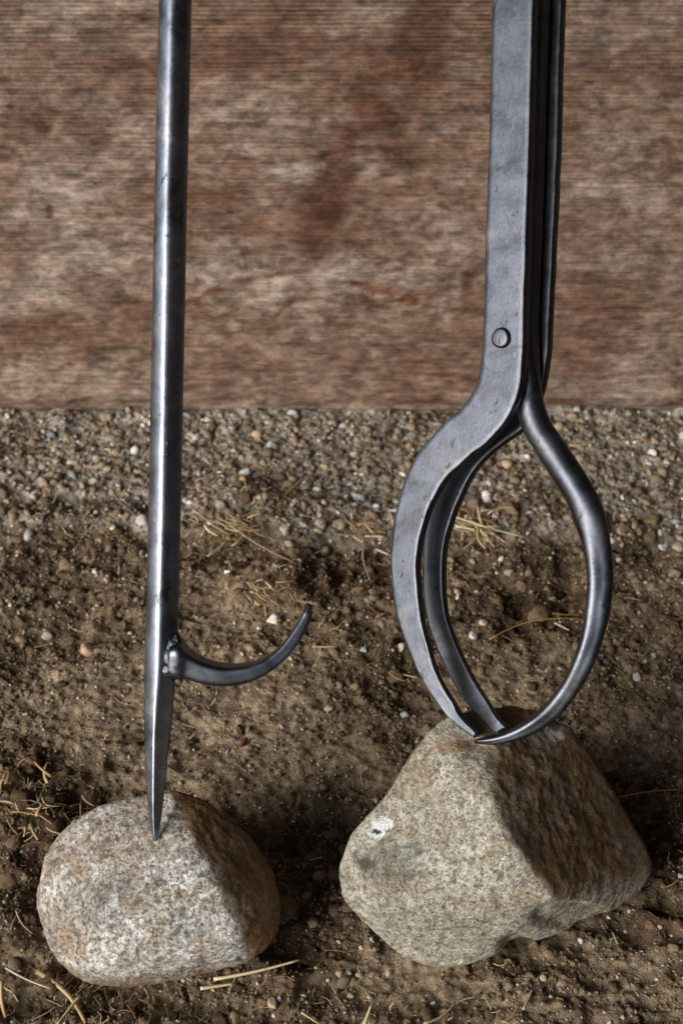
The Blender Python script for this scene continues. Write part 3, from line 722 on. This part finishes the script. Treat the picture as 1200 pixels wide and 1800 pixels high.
# pivot rivet: a shank right through with a raised head on the front plate
def lathe(name, c, axis_, prof, mat, parent, seg=40):
    ax = axis_ / np.linalg.norm(axis_); u = np.cross(ax, UP); u /= np.linalg.norm(u); v = np.cross(ax, u)
    rings = []
    for r, h in prof:
        ph = np.linspace(0, 2 * math.pi, seg, endpoint=False)
        wob = 1 + 0.02 * np.sin(3 * ph + 1)
        rings.append(c + ax * h + (np.cos(ph) * r * wob)[:, None] * u + (np.sin(ph) * r * wob)[:, None] * v)
    V, F = loft(rings); return mesh_np(name, V, F, mat, parent)
rv = tp(881.5, 594, 0.0160)
lathe('rivet', rv, N_, [(0.0038, -0.034), (0.0060, -0.034), (0.0062, -0.0318), (0.0038, -0.0315), (0.0040, 0.0), (0.0056, 0.0), (0.0056, 0.0002), (0.0055, 0.0015), (0.0052, 0.0020), (0.0045, 0.0024), (0.0043, 0.00245), (0.0030, 0.0026), (0.0008, 0.0026)], IRON, tongs)

# ------------------------------------------------------------------ loose things on the ground
def pebble_template(k):
    V, F, _ = ico(2) if k < 100 else ico(3)
    r = random.Random(k)
    for _ in range(11):                                         # chop flat faces
        n = np.array([r.gauss(0, 1) for _ in range(3)]); n /= np.linalg.norm(n); h = r.uniform(0.45, 0.80)
        d = V @ n; V = np.where((d > h)[:, None], V - (d - h)[:, None] * n, V)
    V = V * (1 + 0.10 * fbm(V * 1.5 + k, 2, k % 37))[:, None]
    return V * np.array([1.0, r.uniform(0.65, 0.95), r.uniform(0.5, 0.8)]), F
TEMPL = [pebble_template(k) for k in range(10)]
def crumb_template(k, sub):
    V, F, _ = ico(sub)
    V = V * (1 + 0.55 * fbm(V * 1.9 + k * 3.1, 3, k + 40))[:, None]
    return V * np.array([1.0, 0.8, 0.6]), F
CRUMBS = [crumb_template(k, 2) for k in range(10)]; SMALL = [crumb_template(k + 10, 1) for k in range(6)]
PCOL = np.array([(0.45, 0.43, 0.40), (0.34, 0.33, 0.31), (0.42, 0.34, 0.24), (0.30, 0.22, 0.15), (0.22, 0.23, 0.24), (0.62, 0.60, 0.56), (0.36, 0.26, 0.16), (0.26, 0.20, 0.15), (0.20, 0.15, 0.11)])
def scatter(name, n, region, size, colf, mat, sink, label, keep=None, flat=1.0, templ=None):
    templ = templ or TEMPL
    x = RNG.uniform(region[0], region[1], n * 3); y = RNG.uniform(region[2], region[3], n * 3)
    if keep is not None:
        k = RNG.random(len(x)) < keep(x, y); x, y = x[k], y[k]
    x, y = x[:n], y[:n]; n = len(x)
    s = size(n); z = ground_h(x, y) + s * (0.35 - sink)
    Vs, Fs, Cs = [], [], []; off = 0
    cols = colf(n)
    tid = RNG.integers(0, len(templ), n)
    for ti, (TV, TF) in enumerate(templ):
        ii = np.where(tid == ti)[0]
        if not len(ii): continue
        a = RNG.uniform(0, 2 * math.pi, len(ii)); tl = RNG.normal(0, 0.5, len(ii))
        ca, sa, ct, st = np.cos(a), np.sin(a), np.cos(tl), np.sin(tl)
        P = TV[None] * s[ii][:, None, None] * np.array([1, 1, flat])
        px_, py_, pz_ = P[..., 0], P[..., 1], P[..., 2]
        y2 = py_ * ct[:, None] - pz_ * st[:, None]; z2 = py_ * st[:, None] + pz_ * ct[:, None]
        x3 = px_ * ca[:, None] - y2 * sa[:, None]; y3 = px_ * sa[:, None] + y2 * ca[:, None]
        W = np.stack([x3 + x[ii][:, None], y3 + y[ii][:, None], z2 + z[ii][:, None]], -1)
        m, q = len(ii), len(TV)
        Vs.append(W.reshape(-1, 3)); Fs.append((TF[None] + (np.arange(m) * q)[:, None, None] + off).reshape(-1, 3))
        Cs.append(np.repeat(cols[ii], q, axis=0)); off += m * q
    return tag(mesh_np(name, np.vstack(Vs), np.vstack(Fs), mat, colors=np.vstack(Cs)), label, kind='stuff')
def stones_clear(x, y):
    a = ((x + 0.10) / 0.062) ** 2 + ((y + 0.09) / 0.05) ** 2 > 1
    b = ((x - 0.085) / 0.078) ** 2 + ((y + 0.075) / 0.055) ** 2 > 1
    return (a & b).astype(float)
def lognorm(lo, med, hi, sg=0.45):
    return lambda n: np.clip(med * np.exp(RNG.normal(0, sg, n)), lo, hi)
def pebcol(n):
    c = PCOL[RNG.integers(0, len(PCOL), n)] * RNG.uniform(0.65, 1.1, (n, 1)); return c
def soilcol(n):
    t = RNG.random((n, 1)); return np.array([0.070, 0.045, 0.027]) * (1 - t) + np.array([0.27, 0.20, 0.13]) * t
def sandcol(n):
    t = RNG.random((n, 1)); return np.array([0.20, 0.135, 0.08]) * (1 - t) + np.array([0.58, 0.49, 0.38]) * t * t + np.array([.3,.23,.15]) * t * (1 - t)
def gravcol(n):
    c = pebcol(n) * 1.1; m = RNG.random(n) < 0.45
    c[m] = (soilcol(n) * 1.25)[m]; return c
scatter('gravel', 4600, (-0.36, 0.36, 0.16, YB), lognorm(0.0009, 0.0025, 0.0078, 0.5), gravcol, PEBBLE, 0.42, 'pale mixed gravel along the foot of the board',
        lambda x, y: stones_clear(x, y) * (0.12 + 0.88 * masks(x, y)[0]))
scatter('grit', 15000, (-0.33, 0.33, -0.24, YB), lognorm(0.0003, 0.00065, 0.0020, 0.5), sandcol, PEBBLE, 0.2, 'coarse sand and grit in the dirt', lambda x, y: stones_clear(x, y) * (1 - 0.7 * masks(x, y)[2]), templ=SMALL)
scatter('small_gravel', 280, (-0.30, 0.30, -0.24, 0.28), lognorm(0.0010, 0.0016, 0.0036, 0.35), pebcol, PEBBLE, 0.35, 'few scattered small pebbles in the brown dirt', stones_clear)
clod_keep = lambda x, y: stones_clear(x, y) * (1 - 0.85 * masks(x, y)[1]) * (0.25 + 0.75 * sstep(-0.1, 0.35, fbm(np.stack([x * 28, y * 28, x * 0], 1), 3, 77)))
scatter('soil_clods', 5200, (-0.33, 0.33, -0.25, YB), lognorm(0.0008, 0.0016, 0.0050, 0.5), soilcol, CRUMB, 0.45, 'clods of brown soil', clod_keep, templ=CRUMBS)
BIG = [crumb_template(k + 30, 3) for k in range(8)]
def darksoil(n):
    t = RNG.random((n, 1)); return np.array([0.060, 0.036, 0.020]) * (1 - t) + np.array([0.20, 0.135, 0.082]) * t
scatter('soil_lumps', 620, (-0.31, 0.31, -0.25, 0.27), lognorm(0.0022, 0.0038, 0.0085, 0.4), darksoil, CRUMB, 0.42, 'loose lumps of dark crumbly soil',
        lambda x, y: stones_clear(x, y) * np.clip(0.05 + masks(x, y)[2] * 0.6 + 1.0 * blob(x, y, 60, 1430, 110, 80) + 0.8 * blob(x, y, 430, 920, 120, 45) + .8 * blob(x, y, 490, 1010, 70, 50) + .5 * blob(x, y, 840, 880, 150, 30) + .5 * blob(x, y, 330, 1755, 200, 20), 0, 1), templ=BIG)
scatter('soil_crumbs', 30000, (-0.33, 0.33, -0.25, YB), lognorm(0.0004, 0.0009, 0.0018, 0.4), soilcol, CRUMB, 0.3, 'fine crumbs of brown soil', clod_keep, templ=SMALL)

def straw_geo(p0, p1, rad, bend, seed, seg=5, flat=0.45, lift=0.0):
    r = random.Random(seed); p0 = np.array(p0); p1 = np.array(p1); d = p1 - p0; L = np.linalg.norm(d); d = d / L
    side = np.cross(d, [0, 0, 1.0]); ns = np.linalg.norm(side); side = side / ns if ns > 1e-3 else np.array([1.0, 0, 0])
    up = np.cross(side, d); rings = []
    for k in range(seg + 1):
        u = k / seg; b = math.sin(u * math.pi)
        c = p0 + d * L * u + side * bend * L * b + up * lift * L * b
        q = rad * (1 - 0.45 * u)
        rings.append([c + side * q, c + up * q * flat, c - side * q, c - up * q * flat])
    return loft(rings)
SCOL = [(0.52, 0.40, 0.22), (0.42, 0.30, 0.16), (0.60, 0.50, 0.32), (0.30, 0.19, 0.09), (0.24, 0.14, 0.07)]
def fibres(name, n, region, lrange, radr, label, keep, cols, up=0.35):
    Vs, Fs, Cs = [], [], []; off = 0; k = 0
    x = RNG.uniform(region[0], region[1], n * 4); y = RNG.uniform(region[2], region[3], n * 4)
    kk_ = RNG.random(len(x)) < keep(x, y); x, y = x[kk_][:n], y[kk_][:n]; z = ground_h(x, y, False)
    for i in range(len(x)):
        a = random.uniform(0, 6.283); L = random.uniform(*lrange) * random.choice((0.5, 0.7, 1, 1, 1.3))
        el = abs(random.gauss(0, up))
        rd = random.uniform(*radr)
        p0 = np.array([x[i], y[i], z[i] + 0.0012 + random.uniform(0, 0.001)])
        p1 = p0 + L * np.array([math.cos(a) * math.cos(el), math.sin(a) * math.cos(el), math.sin(el)])
        V, F = straw_geo(p0, p1, rd, random.gauss(0, 0.12), i, 3, 0.5)
        Vs.append(V); Fs += [tuple(q + off for q in f) for f in F]; off += len(V)
        c = np.array(random.choice(cols)) * random.uniform(0.6, 1.1)
        Cs.append(np.tile(c, (len(V), 1)))
    return tag(mesh_np(name, np.vstack(Vs), Fs, STRAWM, colors=np.vstack(Cs), smooth=False), label, kind='stuff')
def dens(lst, base):
    def f(x, y):
        m = np.full_like(x, base)
        for a in lst: m = np.maximum(m, blob(x, y, *a, soft=0.8))
        return m * stones_clear(x, y)
    return f
fibres('straw_litter', 1100, (-0.30, 0.30, -0.24, 0.30), (0.003, 0.014), (0.00020, 0.00055), 'short broken bits of dry straw strewn over the dirt',
       dens([(60, 1440, 110, 80), (200, 1760, 240, 50), (650, 1760, 160, 40), (420, 930, 110, 60), (840, 930, 110, 40), (450, 1070, 60, 60), (1150, 1430, 60, 30), (780, 1770, 120, 30)], 0.16), SCOL)
fibres('root_fibres', 4200, (-0.30, 0.30, -0.24, 0.30), (0.002, 0.010), (0.00010, 0.00024), 'hair thin brown root fibres in the crumbly dirt',
       dens([(60, 1440, 130, 100), (200, 1760, 260, 60), (530, 1500, 80, 120), (430, 960, 130, 80), (850, 930, 150, 60)], 0.15),
       [(0.16, 0.09, 0.045), (0.22, 0.13, 0.065), (0.10, 0.055, 0.03), (0.30, 0.2, 0.11)], 0.6)

def one_straw(pa, pb, w, bend, label, name='straw', cat='straw', col=(0.58, 0.47, 0.28), lift=0.0, za=0.003, zb=0.003, seg=10, flat=0.6):
    a = on_z(pa[0], pa[1], 0.0); b = on_z(pb[0], pb[1], 0.0)
    a = on_z(pa[0], pa[1], gz(a[0], a[1]) + za); b = on_z(pb[0], pb[1], gz(b[0], b[1]) + zb)
    V, F = straw_geo(a, b, w / 2 * S, bend, int(pa[0]), seg, flat, lift)
    c = np.array(a); o = mesh_np(name, V - c, F, STRAWM, colors=np.tile(np.array(col), (len(V), 1)))
    o.location = c
    return tag(o, label, cat, 'straws lying on the dirt')
one_straw((375, 1722), (526, 1688), 9, 0.02, 'long pale straw in front of the rounded stone, lying to its lower right', za=.004, zb=.012)
one_straw((352, 1738), (410, 1730), 9, 0.0, 'short yellow straw stub just under the long pale straw', za=.004, zb=.005)
one_straw((10, 1702), (88, 1738), 5, 0.03, 'thin pale straw at the lower left of the rounded stone', col=(.5, .42, .3), za=.003, zb=.006)
one_straw((66, 1708), (150, 1798), 12, -0.08, 'thick bent tan straw near the lower left corner', col=(.40, .28, .15))
one_straw((140, 1752), (100, 1802), 7, 0.0, 'yellow straw crossing the thick bent tan one', col=(.55, .42, .2), za=.008, zb=.006)
one_straw((2, 1725), (10, 1790), 10, 0.05, 'tan straw standing against the left edge of the picture', col=(.45, .30, .15), za=.012)
one_straw((28, 1600), (58, 1642), 4, 0.1, 'thin grey stem left of the rounded stone', col=(.3, .22, .15), za=.008, zb=.006)
one_straw((1000, 782), (1130, 796), 6, 0.03, 'long thin blurred stalk behind the right bow of the tongs', col=(.42, .33, .2))
one_straw((860, 1124), (1025, 1088), 4, -0.12, 'thin curved yellow stem seen through the bow of the tongs', col=(.42, .26, .1))
one_straw((1080, 1404), (1200, 1388), 4, -0.04, 'thin tan stem right of the angular stone', col=(.42, .26, .1), za=.006)
one_straw((345, 900), (405, 945), 8, 0.0, 'leaning straw at the left end of the straw tuft right of the poker', col=(.52, .42, .28), za=.012)
one_straw((395, 915), (520, 990), 6, 0.05, 'long brown twig running down right from the straw tuft', name='twig', cat='twig', col=(.30, .22, .16))
one_straw((527, 905), (600, 918), 6, 0.0, 'tan straw between the tuft and the tongs', col=(.45, .34, .22))
one_straw((790, 905), (920, 944), 7, 0.02, 'longest straw of the small bundle seen through the tongs', col=(.62, .52, .34), za=.008, zb=.004)
one_straw((800, 925), (880, 942), 9, -0.02, 'thick pale straw in the bundle seen through the tongs', col=(.62, .54, .38), za=.006)
one_straw((820, 905), (812, 950), 8, 0.04, 'upright straw at the left end of the bundle in the tongs', col=(.55, .45, .3), za=.010)
one_straw((640, 950), (650, 1020), 5, 0.05, 'thin tan stem left of the tongs, lying towards the viewer', col=(.40, .27, .15))
one_straw((660, 965), (690, 978), 7, 0.0, 'short pale straw touching the left jaw of the tongs', col=(.6, .52, .36))
one_straw((618, 900), (640, 950), 6, 0.1, 'curved tan straw above the stem left of the tongs', col=(.48, .36, .22))
one_straw((685, 1180), (735, 1192), 6, 0.0, 'short tan straw beside the lower left jaw', col=(.46, .32, .17))
one_straw((970, 1078), (1022, 1080), 3, 0.05, 'hair thin stem inside the bow near its right side', col=(.34, .22, .1))
one_straw((975, 1095), (1000, 1108), 7, 0.0, 'short pale chip inside the bow of the tongs', col=(.6, .5, .36))
one_straw((545, 1137), (592, 1137), 7, 0.0, 'short straight yellow straw right of the hook tip', col=(.50, .36, .18))
one_straw((522, 1055), (560, 1063), 5, 0.0, 'thin straw just behind the hook tip', col=(.5, .36, .2))
one_straw((440, 1040), (490, 1065), 6, -0.1, 'bent pale straw above the middle of the hook', col=(.55, .45, .3), za=.008)
one_straw((500, 870), (535, 838), 7, 0.0, 'dark golden stub above the straw tuft', col=(.40, .28, .13), zb=.01)
one_straw((920, 1775), (935, 1740), 6, 0.0, 'short tan straw in front of the angular stone', col=(.42, .32, .2))
one_straw((290, 1345), (325, 1368), 5, 0.0, 'dark thin twig just right of the poker point', name='twig', cat='twig', col=(.10, .07, .05))
one_straw((640, 1802), (652, 1768), 8, 0.0, 'pale splinter at the bottom edge below the angular stone', col=(.5, .4, .24), za=.004, zb=.010)
one_straw((745, 1800), (800, 1762), 6, 0.1, 'curved tan straw at the bottom edge in front of the angular stone', col=(.42, .32, .2))
one_straw((530, 1780), (560, 1800), 6, 0.0, 'small golden straw at the bottom between the stones', col=(.5, .36, .2))
# straw tufts: a clump nobody would count, one thing each
def tuft(px, py, n, spread, L, label, cols=SCOL):
    g = on_z(px, py, 0); c = np.array([g[0], g[1], gz(g[0], g[1])]); Vs, Fs, Cs = [], [], []; off = 0
    for i in range(n):
        q = c + np.array([random.gauss(0, spread), random.gauss(0, spread * 0.8), 0.004 + random.uniform(0, .006)])
        a = random.gauss(2.3, 0.7) + random.choice((0, math.pi)); el = random.uniform(0, .5); l = L * random.uniform(.4, 1.2)
        e = q + l * np.array([math.cos(a) * math.cos(el), math.sin(a) * math.cos(el), math.sin(el) * .5])
        V, F = straw_geo(q, e, random.uniform(.0005, .0014), random.gauss(0, .1), i, 4, .4)
        Vs.append(V - c); Fs += [tuple(k + off for k in f) for f in F]; off += len(V)
        Cs.append(np.tile(np.array(random.choice(cols)) * random.uniform(.6, 1.1), (len(V), 1)))
    for i in range(n * 3):
        q = c + np.array([random.gauss(0, spread * 1.5), random.gauss(0, spread * 1.2), random.uniform(-.001, .005)])
        a = random.uniform(0, 6.283); el = random.gauss(0, .35); l = L * random.uniform(.15, .6)
        e = q + l * np.array([math.cos(a) * math.cos(el), math.sin(a) * math.cos(el), math.sin(el)])
        V, F = straw_geo(q, e, random.uniform(.00012, .00040), random.gauss(0, .18), i, 4, .3)
        Vs.append(V - c); Fs += [tuple(k + off for k in f) for f in F]; off += len(V)
        Cs.append(np.tile(np.array(random.choice(SCOL + [(.20, .12, .06), (.15, .09, .05)])) * random.uniform(.5, 1.1), (len(V), 1)))
    o = mesh_np('straw_tuft', np.vstack(Vs), Fs, STRAWM, colors=np.vstack(Cs)); o.location = c
    return tag(o, label, kind='stuff')
tuft(405, 935, 95, .013, .022, 'messy tuft of dry straw just right of the poker shaft')
tuft(835, 935, 55, .008, .026, 'small tuft of pale straw seen through the tongs')
tuft(640, 940, 22, .010, .018, 'thin tangle of straw left of the tongs')
tuft(470, 1050, 26, .008, .014, 'loose straw tangle above the hook')
tuft(40, 1430, 22, .014, .016, 'straw and root tangle left of the rounded stone')

def one_pebble(px, py, w, col, label, k, h=1.0, name='pebble'):
    g = on_z(px, py, 0); s = w / 2 * S * 1.05 * (np.linalg.norm(g - CAM) / D)
    V, F = pebble_template(100 + k); a = k * 1.7
    R_ = np.array([[math.cos(a), -math.sin(a), 0], [math.sin(a), math.cos(a), 0], [0, 0, 1]])
    V = (V @ R_.T) * s * np.array([1, 1, h])
    o = mesh_np(name, V, F, PEBBLE, colors=np.tile(np.array(col), (len(V), 1)))
    o.location = (g[0], g[1], gz(g[0], g[1]) + s * 0.32)
    return tag(o, label, 'pebble', 'larger pebbles lying on the dirt')
PB = [(151, 1131, 34, (.42, .29, .18), 'largest tan pebble left of the poker'), (328, 897, 24, (.30, .34, .35), 'blue grey pebble touching the poker shaft on its right'),
      (481, 1082, 28, (.60, .56, .48), 'cream pebble just above the hook'), (455, 1095, 14, (.55, .52, .46), 'small white pebble beside the cream one above the hook'),
      (638, 1138, 18, (.36, .40, .42), 'small round blue grey pebble between hook and tongs'), (578, 1235, 20, (.36, .27, .17), 'round ochre pebble below right of the hook'),
      (430, 838, 28, (.50, .50, .46), 'pale rounded pebble in the gravel right of the poker'), (830, 1118, 20, (.62, .61, .58), 'bright white pebble inside the tongs near the left jaws'),
      (705, 1130, 22, (.56, .46, .34), 'cream pebble just left of the front jaw'), (850, 1090, 20, (.55, .48, .38), 'cream pebble inside the bow, above the white one'),
      (188, 1018, 16, (.44, .33, .26), 'small pinkish pebble left of the poker shaft'), (80, 1110, 22, (.48, .42, .34), 'pale chip to the left of the largest tan pebble'),
      (20, 1068, 13, (.46, .46, .42), 'little grey pebble at the left edge'), (198, 932, 15, (.62, .58, .46), 'small bright pebble in the gravel edge left of the poker'),
      (632, 1698, 18, (.40, .30, .20), 'tan pebble in front of the angular stone, right one of a pair'), (597, 1696, 16, (.38, .27, .17), 'tan pebble between the two stones, left one of a pair'),
      (480, 1760, 24, (.34, .27, .19), 'brownish pebble right of the straws at the bottom'), (683, 1697, 13, (.42, .33, .23), 'small tan pebble below the left foot of the angular stone'),
      (615, 1736, 15, (.46, .37, .27), 'pale tan pebble below the pair at the bottom'), (762, 1752, 14, (.62, .60, .57), 'white pebble chip at the bottom below the angular stone'),
      (957, 1715, 17, (.40, .32, .22), 'tan pebble right of the angular stone foot'), (1073, 1785, 17, (.55, .52, .48), 'pale chip near the lower right corner'),
      (712, 1246, 18, (.36, .37, .37), 'grey pebble left of the tong tips'), (735, 1285, 16, (.38, .31, .23), 'tan pebble touching the top left of the angular stone'),
      (1120, 1180, 22, (.40, .38, .35), 'grey pebble right of the tongs in the dirt'), (1190, 960, 24, (.40, .33, .25), 'tan pebble at the right edge'),
      (895, 1005, 20, (.32, .26, .20), 'brown pebble inside the bow of the tongs'), (660, 1400, 14, (.42, .40, .36), 'small pale pebble left of the angular stone shoulder'),
      (565, 935, 24, (.38, .34, .28), 'dull tan pebble between the tuft and the tongs'), (495, 1265, 13, (.42, .36, .28), 'small pale pebble below the hook'),
      (805, 1045, 16, (.60, .58, .54), 'small white pebble right of the rear jaw'), (1088, 1420, 20, (.28, .19, .12), 'brown pebble at the upper right edge of the angular stone')]
for k, (px, py, w, c, lab) in enumerate(PB): one_pebble(px, py, w, c, lab, k)
# reddish seed husk
g = on_z(428, 1294, 0); V, F, _ = ico(3)
V = V * np.array([0.0016, 0.0048, 0.0014]); V[:, 0] *= 1 - 0.5 * np.abs(V[:, 1] / 0.0048)
a = -0.45; R_ = np.array([[math.cos(a), -math.sin(a), 0], [math.sin(a), math.cos(a), 0], [0, 0, 1]])
o = mesh_np('seed_husk', V @ R_.T, F, STRAWM, colors=np.tile(np.array((.16, .045, .02)), (len(V), 1))); o.location = (g[0], g[1], gz(g[0], g[1]) + .002)
tag(o, 'small reddish brown seed husk between the poker and the angular stone', 'husk')
